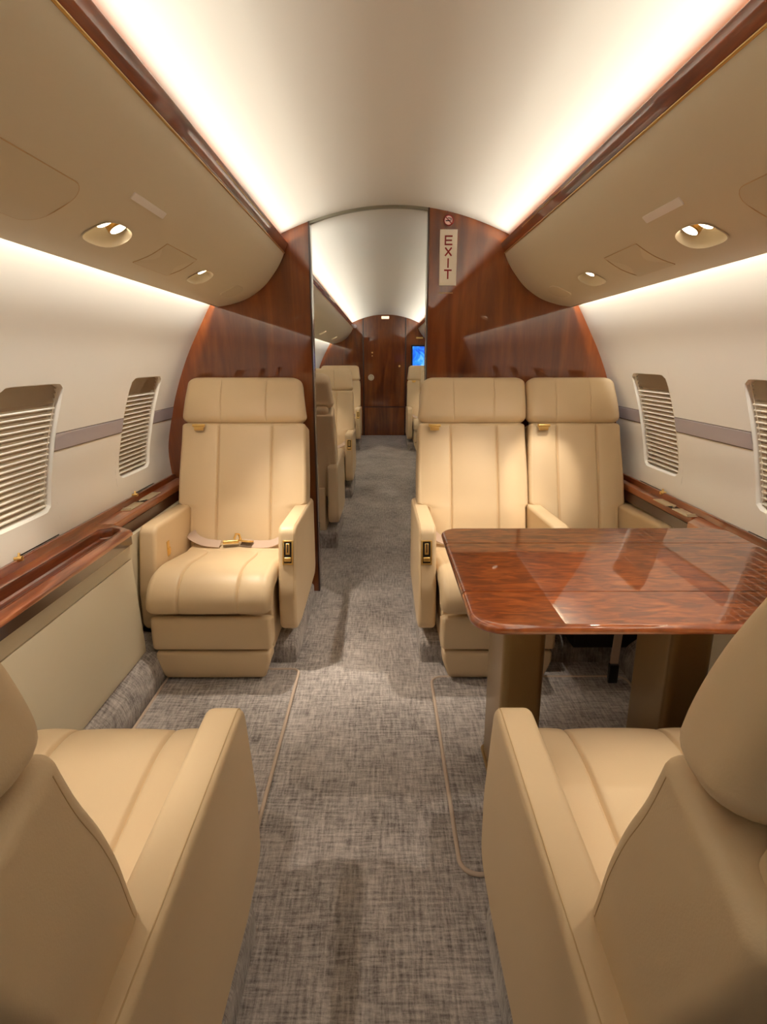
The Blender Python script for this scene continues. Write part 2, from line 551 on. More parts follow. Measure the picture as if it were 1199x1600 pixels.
bm = BM(); prism(bm, [(-1.16, 0), (1.16, 0), (1.16, .9), (.74, 1.69), (.3, 1.88), (0, 1.912), (-.3, 1.88), (-.74, 1.69), (-1.16, .9)], YB-.03, YB, 0, 'Y')
tag(obj('wall_rear', bm, WOOD, smooth=0), 'mahogany end wall behind the camera', 'wall', kind='structure')

WIN_L = [2.535, 1.70, .865, .03]
WIN_R = [2.488, 1.66, .83, -.005]
SIDES = {-1: ('left', 0., WIN_L), 1: ('right', .014, WIN_R)}
WSB = Prof(WALLP, 1)
def s_of_z(prof, z):
    best = min(range(601), key=lambda i: abs(prof.pt(0, prof.L*i/600).z-z)); return prof.L*best/600
wno = 0; trimno = 0
for sg in (-1, 1):
    side, dz, wins = SIDES[sg]
    W = Prof(WALLP, sg)
    sb, st = s_of_z(W, .735+dz), s_of_z(W, 1.150+dz)
    holes = [(yc, (sb+st)/2, .165, (st-sb)/2, 11, .03) for yc in wins]
    bm = BM()
    sheet(bm, lambda y, s: W.pt(y, s), YB, YF+.05, 0, W.L, holes)
    tag(obj('wall_'+side, bm, WALLM, smooth=60, toward=(0, 1.1)), 'cream %s cabin side wall with window openings' % side, 'wall', kind='structure')
    for k, yc in enumerate(wins):
        wno += 1
        h = holes[k]
        base = W.pt(yc, sb)
        w = thing('window_%d' % wno, 'cabin window with cream slatted blind on the %s wall, %s' % (side, ('nearest the partition', 'second from the partition', 'third from the partition', 'level with the camera')[k]), 'window', base, kind='structure')
        bm = BM(); cup(bm, W.pt, h, [(1, 0), (.992, -.003), (.975, -.006), (.965, -.012), (.962, -.034)], False)
        obj('reveal', bm, WALLM, w, 50, True)
        bm = BM()
        A, B = .165*.97, (st-sb)/2*.97
        sheet(bm, lambda y, s: W.pt(y, s, -.033), yc-A, yc+A, h[1]-B, h[1]+B, [])
        obj('shade_panel', bm, TAUPE, w, 60, True)
        bm = BM()                                           # slats follow the curve of the wall
        n = 18; pitch = (2*B-.075)/n; z0 = h[1]-B+.008
        for i in range(n):
            s = z0+pitch*(i+.3)
            q = [(s+.0042, -.0195), (s+.0062, -.0200), (s+.0018, -.0095), (s-.0012, -.0095)]
            quad_rings(bm, [[W.pt(y, a, d) for a, d in q] for y in (yc-A+.006, yc+A-.006)], True, True, True)
        obj('slats', bm, SLAT, w, 0, True)
        bm = BM()                                           # closed stack of slats at the top
        for i in range(4):
            s = h[1]+B-.064+i*.0155
            q = [(s, -.016), (s+.0145, -.026), (s+.0145, -.031), (s, -.031)]
            quad_rings(bm, [[W.pt(y, a, d) for a, d in q] for y in (yc-A+.004, yc+A-.004)], True, True, True)
        obj('slat_stack', bm, TAUPE, w, 0, True)
        bm = BM()
        for yy in (yc-A+.018, yc+A-.018):
            tube(bm, [W.pt(yy, h[1]-B+2*B*i/12, -.0095) for i in range(13)], .0012, 6)
        obj('blind_cord', bm, SLAT, w, 60, True)
        bm = BM()
        sheet(bm, lambda y, s: W.pt(y, s, -.0075), yc-A, yc+A, h[1]-B, h[1]+B, [])
        obj('pane', bm, GLASS, w, 60, True, toward=(0, 1.1))
        sl = s_of_z(W, .652+dz*1.5)
        bm = BM(); quad_rings(bm, [[W.pt(y, sl+a, d) for a, d in ((-.0018, 0), (-.0018, .001), (.0018, .001), (.0018, 0))] for y in (yc-.07, yc+.165)], True, True, True)
        obj('lever_slot', bm, DARK, w, 0, True)
        bm = BM(); ky = yc-.078 if sg < 0 else yc-.088
        cyl(bm, W.pt(ky, sl-.002, 0), W.pt(ky, sl-.002, .014), .006)
        cyl(bm, W.pt(ky, sl-.002, .014), W.pt(ky, sl-.002, .024), .0095, r1=.007)
        cyl(bm, W.pt(ky, sl-.010, .008), W.pt(ky+.012, sl+.012, .010), .0035)
        obj('lever_knob', bm, BRASS, w, 40, True)
    # belt band between the windows
    b0, b1 = s_of_z(W, .932+dz*.6), s_of_z(W, .991+dz*.6)
    ends = [YP]
    for yc in wins: ends += [yc+.166, yc-.166]
    ends.append(YB)
    for a, b in zip(ends[0::2], ends[1::2]):
        trimno += 1
        bm = BM()
        S = [b0, b0+.004, b0+.0041, b0+(b1-b0)*.5, b1-.0041, b1-.004, b1]
        D = [.0005, .001, .002, .002, .002, .001, .0005]
        quad_rings(bm, [[W.pt(y, s, d) for s, d in zip(S, D)] for y in (b, a)], False)
        for f in bm.faces:
            z = sum(v.co.z for v in f.verts)/4
            f.material_index = 1 if (z < W.pt(0, b0+.0042).z or z > W.pt(0, b1-.0042).z) else 0
        tag(obj('trim_%d' % trimno, bm, [MAUVE, BANDLINE], smooth=0), 'mauve grey band on the %s wall beside the windows' % side, 'trim', kind='structure')

# skirt along the left floor edge, carpeted heater duct (and its twin on the right)
for sg, side in ((-1, 'left'), (1, 'right')):
    pf = [(1.12, .17), (.965, .146), (.950, .135), (.922, .110), (.908, .055), (.914, 0.), (1.12, 0)]
    bm = BM(); prism(bm, [(sg*x, z) for x, z in round_poly(pf, [0, .01, .03, .05, .06, 0, 0], 5)], 1.03, 2.15, 0, 'Y')
    tag(obj('baseboard_'+side, bm, MATM, smooth=40), 'carpet covered skirting duct along the %s wall' % side, 'skirting', kind='structure')

# ------------------------------------------------------------------ overhead panels
def reading_light(P, panel, yc, sc, a, b, lamps, world=True):
    h = (yc, sc, a, b, 2.7, .03)
    bm = BM(); cup(bm, P, h, [(1.06, .002), (1.0, .0025), (.965, -.003), (.93, -.014), (.86, -.028), (.70, -.040), (.4, -.044)], True)
    L = obj('reading_light', bm, BINM, panel, 50, True)
    for (dy, dsn) in lamps:
        c = P(yc+dy, sc+dsn, -.020); n = (P(yc+dy, sc+dsn, 0)-P(yc+dy, sc+dsn, -.02)).normalized()
        bm = BM(); R = .0185
        u = n.orthogonal().normalized(); v = n.cross(u)
        rings = []
        for rr, dd in ((R+.006, -.012), (R+.006, .004), (R+.002, .006)):
            rings.append([c+n*dd+(u*math.cos(2*PI*i/20)+v*math.sin(2*PI*i/20))*rr for i in range(20)])
        quad_rings(bm, rings, True, False, False)
        q = quad_rings(bm, [[c+n*dd+(u*math.cos(2*PI*i/20)+v*math.sin(2*PI*i/20))*rr for i in range(20)] for rr, dd in ((R+.002, .006), (R, .004), (R*.6, .006))], True, False, True, mi=1)
        obj('lamp', bm, [GOLD, LAMPM], L, 40, True)
    return L

def overhead(sg, y0, y1, label, lights, plates, hatches, vents, segs):
    B = Prof(BINP, sg, flip=-1)
    t = thing('overhead_panel', label, 'overhead panel', (sg*.69, (y0+y1)/2, 1.47))
    P = lambda y, s, d=0.: B.pt(y, s, d)
    holes = [(l[0], l[1], l[2], l[3], 2.7, .03) for l in lights]
    bm = BM(); sheet(bm, lambda y, s: P(y, s), y0, y1, 0, B.L, holes, ds=.015)
    # lip, back and trough floor close the shell
    back = [(.855, 1.465), (.862, 1.468), (.862, 1.475), (.855, 1.49), (.80, 1.515), (.72, 1.56), (.65, 1.62), (.60, 1.672)]
    quad_rings(bm, [[(sg*x, y, z) for x, z in back] for y in (y0, y1)], False)
    quad_rings(bm, [[(sg*x, y, z) for x, z in ((.518, 1.709), (.60, 1.69), (.712, 1.684))] for y in (y0, y1)], False)
    obj('shell', bm, BINM, t, 50, True, toward=(0, 1.2))
    tp = [(.500, 1.751), (.508, 1.751), (.528, 1.711), (.518, 1.7095)]
    tp = round_poly(tp, .003, 3)
    bm = BM(); prism(bm, [(sg*x, z) for x, z in tp], y0, y1, 0, 'Y'); obj('wood_cornice', bm, WOODT, t, 40, True)
    bm = BM(); tube(bm, [(sg*.5195, y, 1.7065) for y in (y0, y1)], .0035, 8); obj('gold_bead', bm, GOLD, t, 60, True)
    for a, b in segs:                                     # slim inlay slot along the cornice
        bm = BM(); quad_rings(bm, [[(sg*x, y, z) for x, z in ((.5060, 1.739), (.5044, 1.7395), (.5058, 1.7363), (.5074, 1.736))] for y in (a, b)], True, True, True)
        obj('cornice_inlay', bm, GOLD, t, 0, True)
    for (yc, sc, a, b, lamps) in lights: reading_light(P, t, yc, sc, a, b, lamps)
    def sheet_plate(name, ya, yb, sa, sb, r, d, m, skew=0.):
        pl = round_poly([(ya, sa), (yb, sa), (yb, sb), (ya, sb)], r, 6)
        # dense enough across s to follow the curve
        yc, sc = (ya+yb)/2, (sa+sb)/2
        rings = []
        for k in (1., .995, .75, .5, .25, .02):
            kk = d if k < 1 else 0.
            rings.append([P(yc+(y-yc)*k, sc+(s-sc)*k, kk) for y, s in pl])
        bm = BM(); quad_rings(bm, rings, True, False, True)
        return obj(name, bm, m, t, 30, True)
    def seam(name, pts, m=None):
        bm = BM(); tube(bm, [P(y, s, .0006) for y, s in pts], .0017, 6, closed=True)
        return obj(name, bm, m or LEATHER2, t, 60, True)
    for (ya, yb, sa, sb) in plates:
        o = sheet_plate('speaker_plate', ya, yb, sa, sb, .003, .003, GREYP)
    for (ya, yb, sa, sb, r) in hatches:
        h = sheet_plate('hatch', ya, yb, sa, sb, r, .0018, BINM2)
        pl = round_poly([(ya, sa), (yb, sa), (yb, sb), (ya, sb)], r, 6)
        # outline groove
        dense = []
        for i in range(len(pl)):
            p, q = Vector(pl[i]), Vector(pl[(i+1) % len(pl)])
            k = max(1, int((q-p).length/.02))
            for j in range(k): dense.append(tuple(p.lerp(q, j/k)))
        bm = BM(); tube(bm, [P(y, s, .0006) for y, s in dense], .0014, 6, closed=True)
        o = obj('hatch_seam', bm, LEATHER2, h, 60, True)
    for (yc, sc, a, b) in vents:
        h = (yc, sc, a, b, 3, .02)
        bm = BM(); cup(bm, P, h, [(1, 0), (.97, .0025), (.85, .003), (.5, .003), (.1, .003)], True)
        obj('vent_cover', bm, BINM2, t, 40, True)
    return t

two = ((-.035, -.02), (.035, -.02))
one = ((.0, -.02),)
BL = overhead(-1, YB, YP-.003, 'beige overhead panel with wood cornice along the left side of the near cabin',
     [(1.488, .285, .082, .044, two), (2.205, .285, .075, .042, one), (.62, .285, .082, .044, two)],
     [(1.41, 1.602, .158, .175)],
     [(.72, 1.255, .205, .345, .04), (1.745, 2.01, .228, .34, .004)],
     [(2.66, .285, .085, .045)], [(1.75, 2.55)])
BR = overhead(1, YB, YP-.003, 'beige overhead panel with wood cornice along the right side of the near cabin',
     [(1.505, .282, .082, .044, two), (2.255, .285, .085, .042, one), (.62, .285, .082, .044, two)],
     [(1.432, 1.62, .163, .183)],
     [(.70, 1.275, .205, .345, .04), (1.755, 1.995, .223, .352, .004)],
     [(2.66, .285, .085, .045)], [(1.75, 2.55)])
FL = overhead(-1, YP+.083, YF-.002, 'beige overhead panel along the left side of the forward cabin beyond the partition',
     [(4.3, .285, .082, .044, two), (5.3, .285, .082, .044, two), (6.6, .285, .082, .044, two), (8.2, .285, .082, .044, two)], [], [], [], [])
FR = overhead(1, YP+.083, YF-.002, 'beige overhead panel along the right side of the forward cabin beyond the partition',
     [(5.3, .285, .082, .044, two), (6.6, .285, .082, .044, two), (8.2, .285, .082, .044, two)], [], [], [], [])

# ------------------------------------------------------------------ partitions and forward bulkhead
def section(x0, x1, sg, grow=.004):
    """cabin cross-section between |x| = x0 and the side wall, as (x,z)"""
    W = Prof(WALLP, 1)
    pts = [(x0, 0.)]
    for i in range(0, 61):
        p = W.pt(0, W.L*i/60); pts.append((p.x+grow, p.z))
    x = .745
    for i in range(1, 25):
        xx = .745+(x0-.745)*i/24; pts.append((xx, ceil_z(xx)+.003))
    return [(sg*x, z) for x, z in pts]

pl = thing('partition', 'tall glossy mahogany partition behind the single seat, left of the aisle', 'partition', (-.78, YP+.04, 0))
bm = BM(); prism(bm, section(.405, 1.2, -1), YP, YP+.08, 0, 'Y'); obj('panel', bm, WOOD, pl, 0, True)
bm = BM(); box(bm, -.405, -.397, YP-.004, YP+.084, .0, ceil_z(.4)+.001, bev=.003); obj('edge_strip', bm, WOODE, pl, 40, True)
bm = BM(); box(bm, -.4045, -.3995, YP-.007, YP-.004, .0, ceil_z(.4)-.002, 0); obj('edge_bead', bm, WOODE, pl, 0, True)

pr = thing('partition', 'tall glossy mahogany partition with the exit sign, right of the aisle', 'partition', (.66, YP+.04, 0))
bm = BM(); prism(bm, section(.163, 1.2, 1), YP, YP+.08, 0, 'Y'); obj('panel', bm, WOOD, pr, 0, True)
bm = BM(); box(bm, .155, .163, YP-.004, YP+.084, .0, ceil_z(.16)+.001, bev=.003); obj('edge_strip', bm, WOODE, pr, 40, True)

bm = BM()
xs = [-.397+(.155+.397)*i/24 for i in range(25)]
rings = [[(x, y, ceil_z(x)-dz) for x in xs] for y, dz in ((YP, -.002), (YP-.004, .012), (YP+.012, .014), (YP+.012, -.002))]
quad_rings(bm, rings, False)
tag(obj('trim_20', bm, GREENGREY, smooth=30), 'slim grey arch strip across the ceiling between the two partitions', 'trim', kind='structure')

# signs on the right partition
YS = YP-.001
t = thing('exit_sign', 'cream vertical exit sign with red letters on the right partition', 'sign', (.253, YS, 1.685))
bm = BM(); prism(bm, [(-.041, -.123), (.041, -.123), (.041, .123), (-.041, .123)], -.006, 0, .002, 'Y'); obj('board', bm, SIGNM, t, 30)
def strokes(kind):
    h, w = .036, .030
    if kind == 'E': return [((-w/2, -h/2), (-w/2, h/2)), ((-w/2, h/2), (w/2, h/2)), ((-w/2, 0), (w/2*.85, 0)), ((-w/2, -h/2), (w/2, -h/2))]
    if kind == 'X': return [((-w/2, -h/2), (w/2, h/2)), ((-w/2, h/2), (w/2, -h/2))]
    if kind == 'I': return [((0, -h/2), (0, h/2))]
    if kind == 'T': return [((-w/2, h/2), (w/2, h/2)), ((0, -h/2), (0, h/2))]
for i, ch in enumerate('EXIT'):
    bm = BM(); zc = .075-i*.0495
    for a, b in strokes(ch):
        a = Vector(a); b = Vector(b); d = (b-a).normalized(); n = Vector((-d.y, d.x))*.0034
        if ch == 'X' or True:
            a2, b2 = a-d*.0030*(ch != 'X'), b+d*.0030*(ch != 'X')
        q = [a2+n, a2-n, b2-n, b2+n]
        prism(bm, [(p.x, p.y+zc) for p in q], -.0072, -.0060, 0, 'Y')
    obj('letter', bm, REDM, t, 0)
t = thing('no_smoking_sign', 'small round no smoking sign above the exit sign', 'sign', (.251, YS, 1.846))
bm = BM(); cyl(bm, (0, 0, 0), (0, -.004, 0), .024, 32); obj('disc', bm, PINK, t, 40)
bm = BM(); N = 40
tube(bm, [(.0215*math.cos(2*PI*i/N), -.0045, .0215*math.sin(2*PI*i/N)) for i in range(N)], .0028, 6, closed=True)
ribbon(bm, [(-.014, -.0048, .014), (.014, -.0048, -.014)], (1, 0, 1), .004, .001); obj('red_ring', bm, REDM, t, 40)
bm = BM()
box(bm, -.014, .008, -.0056, -.0048, -.004, .0005)
tube(bm, [(.009, -.0052, .001), (.013, -.0052, .006), (.006, -.0052, .009), (-.004, -.0052, .010)], .0014, 6); obj('cigarette', bm, DARK, t, 0)
t = thing('placard', 'tiny gold lettered strip under the exit sign', 'placard', (.247, YS, 1.529))
bm = BM()
for i in range(12): box(bm, -.033+i*.0056, -.033+i*.0056+.0042, -.0012, 0, -.0018, .0018)
obj('strip', bm, GOLD, t, 0)

# forward bulkhead
bm = BM(); prism(bm, [(x, z) for x, z in section(0, 1.2, -1)][1:] + [(x, z) for x, z in section(0, 1.2, 1)][1:][::-1], YF, YF+.04, 0, 'Y')
tag(obj('wall_front', bm, WOOD, smooth=0), 'mahogany forward bulkhead at the far end of the aisle', 'wall', kind='structure')
d = thing('door_1', 'mahogany door at the far end of the aisle', 'door', (-.028, YF, 0), kind='structure')
dp = [(-.345, .01), (.31, .01)]+[(x, ceil_z(x)-.012) for x in [.31-.655*i/16 for i in range(17)]]
bm = BM(); prism(bm, [(x, z) for x, z in dp], YF-.012, YF-.0005, 0, 'Y'); obj('leaf', bm, WOOD, d, 0, True)
for x in (-.358, .322):
    bm = BM(); box(bm, x-.010, x+.010, YF-.02, YF-.0005, 0, ceil_z(x)-.005, bev=.003); obj('jamb', bm, WOODE, d, 40, True)
bm = BM(); box(bm, -.345, .31, YF-.0145, YF-.012, .46, .475); obj('rail_line', bm, WOODE, d, 0, True)
bm = BM(); cyl(bm, (-.235, YF-.012, .94), (-.235, YF-.05, .94), .02); cyl(bm, (-.235, YF-.05, .94), (-.235, YF-.06, .94), .034, r1=.026)
cyl(bm, (-.235, YF-.012, .94), (-.235, YF-.016, .94), .05, 24); obj('knob', bm, STEEL, d, 40, True)
bm = BM(); cyl(bm, (-.215, YF-.012, 1.33), (-.215, YF-.02, 1.33), .013); cyl(bm, (-.215, YF-.012, 1.28), (-.215, YF-.018, 1.28), .009); obj('peephole', bm, BRASS, d, 40, True)
bm = BM(); cyl(bm, (.225, YF-.012, 1.12), (.225, YF-.03, 1.12), .016); obj('latch_button', bm, BRASS, d, 40, True)
t = thing('placard', 'small lit gold placard above the far door', 'placard', (-.005, YF-.013, 1.868))
bm = BM(); box(bm, -.06, .06, -.012, -.0, -.022, .018, bev=.003); obj('plate', bm, emit('placard_lit', (1, .8, .5, 1), .7), t, 30)
t = thing('badge', 'small round grey badge on the far bulkhead left of the door', 'badge', (-.49, YF-.001, 1.735))
bm = BM(); cyl(bm, (0, 0, 0), (0, -.008, 0), .03, 24); obj('disc', bm, MAUVE, t, 40)
t = thing('monitor', 'flat screen with a blue picture on the far bulkhead', 'monitor', (.64, YF-.001, 1.27))
bm = BM(); prism(bm, round_poly([(-.23, -.18), (.23, -.18), (.23, .18), (-.23, .18)], .015), -.04, 0, .006, 'Y'); obj('case', bm, BLACK, t, 30)
bm = BM(); box(bm, -.205, .205, -.0425, -.0405, -.145, .155); obj('screen', bm, SCREEN, t, 0)
t = thing('placard', 'brass strip above the blue screen on the far bulkhead', 'placard', (.545, YF-.001, 1.558))
bm = BM(); box(bm, -.055, .055, -.008, 0, -.012, .012, bev=.002); obj('plate', bm, BRASS, t, 30)

# ------------------------------------------------------------------ seats
ARM = [(-.335, .20), (-.335, .545), (-.30, .562), (.285, .585), (.345, .33), (.345, .165), (.20, .145), (-.29, .165)]
ARM_R = [.05, .02, .02, .042, .25, .055, .1, .05]

def seat_back_w(x0, x1, lo, hi, path, tl=0., tr=0.):
    def w(f):                                   # f: 0 bottom .. 1 top; the back widens over the arm tops
        k = min(1, max(0, (path.at(f*path.L)[0].y-.556)/.022)); k = k*k*(3-2*k)
        a = x0+lo; b = x1-hi
        t = min(1, max(0, (f-.3)/.5)); t = t*t*(3-2*t); u = max(0, (f-.6)/.4)
        xa = x0+tl*(1-t)+.008*u; xb = x1-tr*(1-t)-.008*u
        return (a+(xa-a)*k, b+(xb-b)*k)
    return w

def make_seat(name, label, cat, places, arms, group=None, mirror_belt=1, low=0., taper=(0., 0.)):
    """local frame: origin on the floor under the first place, +y the way the sitter faces"""
    root = thing(name, label, cat, group=group)
    for (bx0, bx1, cx0, cx1, lo, hi, legrest) in places:
        cx = (cx0+cx1)/2
        # cushion: top then waterfall front
        path = Path([(-.16, .380), (-.02, .392), (.16, .418), (.30, .438), (.395, .433), (.450, .405), (.483, .362), (.489, .322), (.478, .286)], 8)
        bm = BM(); slab(bm, path, lambda f: (cx0+.004, cx1-.004), .085, .032, (.265, .735), puff=.004, nrow=46)
        obj('seat_cushion', bm, LEATHER, root, 60)
        # backrest
        LZ = lambda z: z-max(0, z-.58)/.355*low if z < .935 else z-low
        path = Path([(y, LZ(z)) for y, z in [(-.07, .37), (-.112, .52), (-.142, .60), (-.178, .70), (-.212, .79), (-.240, .86), (-.262, .935)]], 8)
        bm = BM(); slab(bm, path, seat_back_w(bx0, bx1, lo, hi, path, taper[0], taper[1]), .160, .018, (.275, .695), puff=.005, nrow=90, side=-1)
        back = obj('backrest', bm, LEATHER, root, 60)
        WF = seat_back_w(bx0, bx1, lo, hi, path, taper[0], taper[1])
        for q, sgn in ((0, -1), (1, 1)):
            P2 = []
            for k in range(40):
                f = .40+.57*k/39; p, dd = path.at(f*path.L)
                P2.append((WF(f)[q]-sgn*.0002, p.x-dd.y*.019, p.y+dd.x*.019))
            bm = BM(); tube(bm, P2, .0008, 5); obj('stitching', bm, LEATHER2, back, 60)
        # headrest
        path = Path([(-.255, .928-low), (-.262, .985-low), (-.283, 1.05-low), (-.318, 1.12-low), (-.336, 1.152-low)], 8)
        ha = .026 if abs(bx0) > .25 else .0; hb = .026 if abs(bx1) > .25 else .0     # no taper where two places meet
        def hw(f): return (bx0+.22*ha+ha*max(0, f-.1), bx1-.22*hb-hb*max(0, f-.1))
        bm = BM(); slab(bm, path, hw, .105, .038, (.31, .69), gw=.002, gd=.003, puff=.004, nrow=30, side=-1)
        hr = obj('headrest', bm, LEATHER, root, 60)
        # rear shell
        path = Path([(-.25, .33), (-.292, .48), (-.348, .70), (-.402, LZ(.88)), (-.416, LZ(.93))], 8)
        bm = BM(); slab(bm, path, lambda f: (bx0+.035, bx1-.035), .06, .022, (), puff=.0, nrow=20, side=1, ncol=8)
        obj('back_shell', bm, LEATHER, root, 60)
        # brass strap clip in the seam under the headrest (sitter's right shoulder)
        sx = mirror_belt
        px = cx+sx*(.20 if legrest else .17)
        bm = BM()
        for kk in (-.019, .019): cyl(bm, (px+kk, -.252, .916), (px+kk, -.236, .906), .004, 8)
        box(bm, px-.028, px+.028, -.247, -.226, .909, .921, 0, .003)
        box(bm, px-.021, px+.021, -.238, -.229, .893, .911, 0, .002)
        bmesh.ops.translate(bm, verts=bm.verts, vec=(0, .010, .010-low)); obj('strap_clip', bm, BRASS, root, 30)
        # leg rest
        if legrest:
            path = Path([(.462, .140), (.468, .16), (.468, .25), (.460, .283)], 4)
            bm = BM(); slab(bm, path, lambda f: (cx0+.012, cx1-.012), .09, .016, (), puff=.004, ncol=16, nrow=8, side=-1)
            obj('leg_rest', bm, LEATHER, root, 60)
            path = Path([(.446, .012), (.460, .05), (.464, .10), (.462, .136)], 4)
            bm = BM(); slab(bm, path, lambda f: (cx0+.046-.026*min(1, f*1.5), cx1-.046+.026*min(1, f*1.5)), .09, .014, (), puff=.003, ncol=16, nrow=10, side=-1)
            obj('foot_rest', bm, LEATHER, root, 60)
        # inner box under the cushion
        bm = BM(); box(bm, cx0+.02, cx1-.02, -.28, .37, .10, .40, 0, .01); obj('seat_box', bm, DARK if not legrest else LEATHER, root, 40)  # under-seat shade put into the box colour where the leg rest is missing
        # lap belt
        bm = BM()
        zt = .405; kb = (cx1-cx0)/.48
        A = catmull([(cx-.234*kb*sx, -.055, zt+.050), (cx-.210*kb*sx, -.020, zt+.042), (cx-.15*kb*sx, -.022, zt+.012), (cx-.07*sx, -.03, zt+.006), (cx-.01*sx, -.045, zt+.008)], 5)
        ribbon(bm, A, (0, .8, -.45), .046, .003)
        A = catmull([(cx+.230*kb*sx, -.085, zt+.045), (cx+.205*kb*sx, -.045, zt+.034), (cx+.15*kb*sx, -.025, zt+.016), (cx+.08*kb*sx, -.02, zt+.010)], 5)
        ribbon(bm, A, (.1, .8, -.4), .046, .003)
        belt = obj('lap_belt', bm, STRAP, root, 40)
        bm = BM()
        R = Matrix.Translation((cx+.035*sx, -.03, zt+.016)) @ Matrix.Rotation(.25*sx, 4, 'Z') @ Matrix.Rotation(.25, 4, 'X')
        box(bm, -.035, .035, -.024, .024, -.007, .009, 0, .004, R)
        R = Matrix.Translation((cx-.035*sx, -.025, zt+.022)) @ Matrix.Rotation(-.3*sx, 4, 'Z') @ Matrix.Rotation(.3, 4, 'X')
        box(bm, -.03, .03, -.020, .020, -.004, .004, 0, .003, R)
        tube(bm, [(cx-.005*sx, -.05, zt+.02), (cx+.002*sx, -.055, zt+.045), (cx+.012*sx, -.04, zt+.052), (cx+.02*sx, -.03, zt+.03)], .005, 8)
        obj('belt_buckle', bm, BRASS, belt, 30)
    for i, (ax, handle) in enumerate(arms):
        bm = BM(); prism(bm, round_poly(ARM, ARM_R, 8), ax-.035, ax+.035, .015, 'X')
        a = obj('armrest', bm, LEATHER, root, 60)
        bm = BM()
        out = round_poly(ARM, ARM_R, 8)
        line = [p for p in inset_poly(out, .0012) if p[1] > .30 and p[0] > -.325]
        tube(bm, [(ax+(.026 if ax > 0 else -.026), y, z) for y, z in line], .0011, 6)
        obj('stitching', bm, LEATHER2, a, 60)
        if handle:
            dirv = Vector((0, .06, -.255)).normalized(); nrm = Vector((0, .255, .06)).normalized()
            c = Vector((ax+handle*.004, .3085, .485))
            X = Vector((1, 0, 0)); Z = -dirv; Y = nrm
            R = Matrix(((X.x, Y.x, Z.x, c.x), (X.y, Y.y, Z.y, c.y), (X.z, Y.z, Z.z, c.z), (0, 0, 0, 1)))
            bm = BM()
            for q in ((-.021, -.015, -.048, .048), (.015, .021, -.048, .048), (-.015, .015, .042, .048), (-.015, .015, -.048, -.042)):
                box(bm, q[0], q[1], -.004, .005, q[2], q[3], 0, .001, R)
            box(bm, -.015, .015, -.004, .001, -.042, .042, 1, 0, R)
            box(bm, -.008, .008, .001, .006, -.008, .036, 0, .002, R)
            box(bm, -.013, .013, .001, .010, -.036, -.018, 0, .003, R)
            box(bm, -.002, .002, .006, .0065, .0, .034, 1, 0, R)
            obj('recline_handle', bm, [BRASS, DARK], a, 30)
    # the carpeted pedestal
    x0 = min(a[0] for a in arms); x1 = max(a[0] for a in arms)
    bm = BM(); prism(bm, round_poly([(-.33, 0), (.30, 0), (.30, .085), (.24, .11), (-.33, .11)], [0, .0, .03, .03, .02]), max(x0-.025, -.66), x1+.025, .018, 'X')
    obj('pedestal', bm, MATM, root, 50)
    return root

SINGLE_PLACE = (-.298, .298, -.24, .24, .055, .055, True)
GS = 'tan leather single seats of the cabin'
single = make_seat('single_seat', 'tan leather single seat facing the camera in front of the left partition', 'seat',
                   [SINGLE_PLACE], [(-.275, -1), (.275, 0)])
single.location = (-.71, 2.475, 0); single.rotation_euler = (0, 0, PI)
# brass buckle holder on the inner face of the window-side arm of that seat
for ch in single.children:
    if ch.name.startswith('armrest') and ch.data.vertices[0].co.x > 0: arm_w = ch
bm = BM(); R = Matrix.Identity(4)
box(bm, .2365, .242, .165, .193, .43, .492, 0, .002); box(bm, .232, .238, .170, .188, .437, .465, 0, .003)
obj('buckle_holder', bm, BRASS, arm_w, 30)
near_l = make_seat('single_seat', 'tan leather single seat seen from behind at the lower left', 'seat',
                   [(-.298, .298, -.24, .24, .055, .055, True)], [(-.275, 0), (.275, 1)], low=.04, taper=(.022, .022), mirror_belt=-1)
near_l.location = (-.634, .70, 0)

DP = [(-.292, .222, -.245, .215, .048, .013, True), (.226, .53, .285, .465, .033, .05, False)]
dbl = make_seat('double_seat', 'tan leather double seat facing the camera behind the table, right of the aisle', 'seat',
                [(-.672, -.226, -.64, -.285, .03, .033, False), (-.222, .295, -.215, .245, .013, .05, True)],
                [(.28, 1), (-.25, 0), (-.675, 0)])
dbl.location = (.40, 2.475, 0); dbl.rotation_euler = (0, 0, PI)
near_r = make_seat('double_seat', 'tan leather double seat seen from behind at the lower right', 'seat', DP,
                [(-.28, -1), (.25, 0), (.50, 0)], low=.042, taper=(.018, 0.))
near_r.location = (.470, .70, 0)

# forward cabin
GF = 'tan leather seats of the forward cabin'
dup(single, (-.655, 4.02, 0), 0, 'tan seat with its back to the camera beyond the left partition', group=GF)
dup(single, (-.63, 5.45, 0), PI, 'tan seat facing the camera in the forward cabin left, middle row', group=GF)
dup(single, (-.665, 8.30, 0), PI, 'tan seat facing the camera left of the far door', group=GF)
dup(single, (.60, 5.45, 0), PI, 'tan seat facing the camera in the forward cabin right, half hidden by the right partition', group=GF)
dup(single, (.60, 8.30, 0), PI, 'tan seat facing the camera below the blue screen, right of the far door', group=GF)

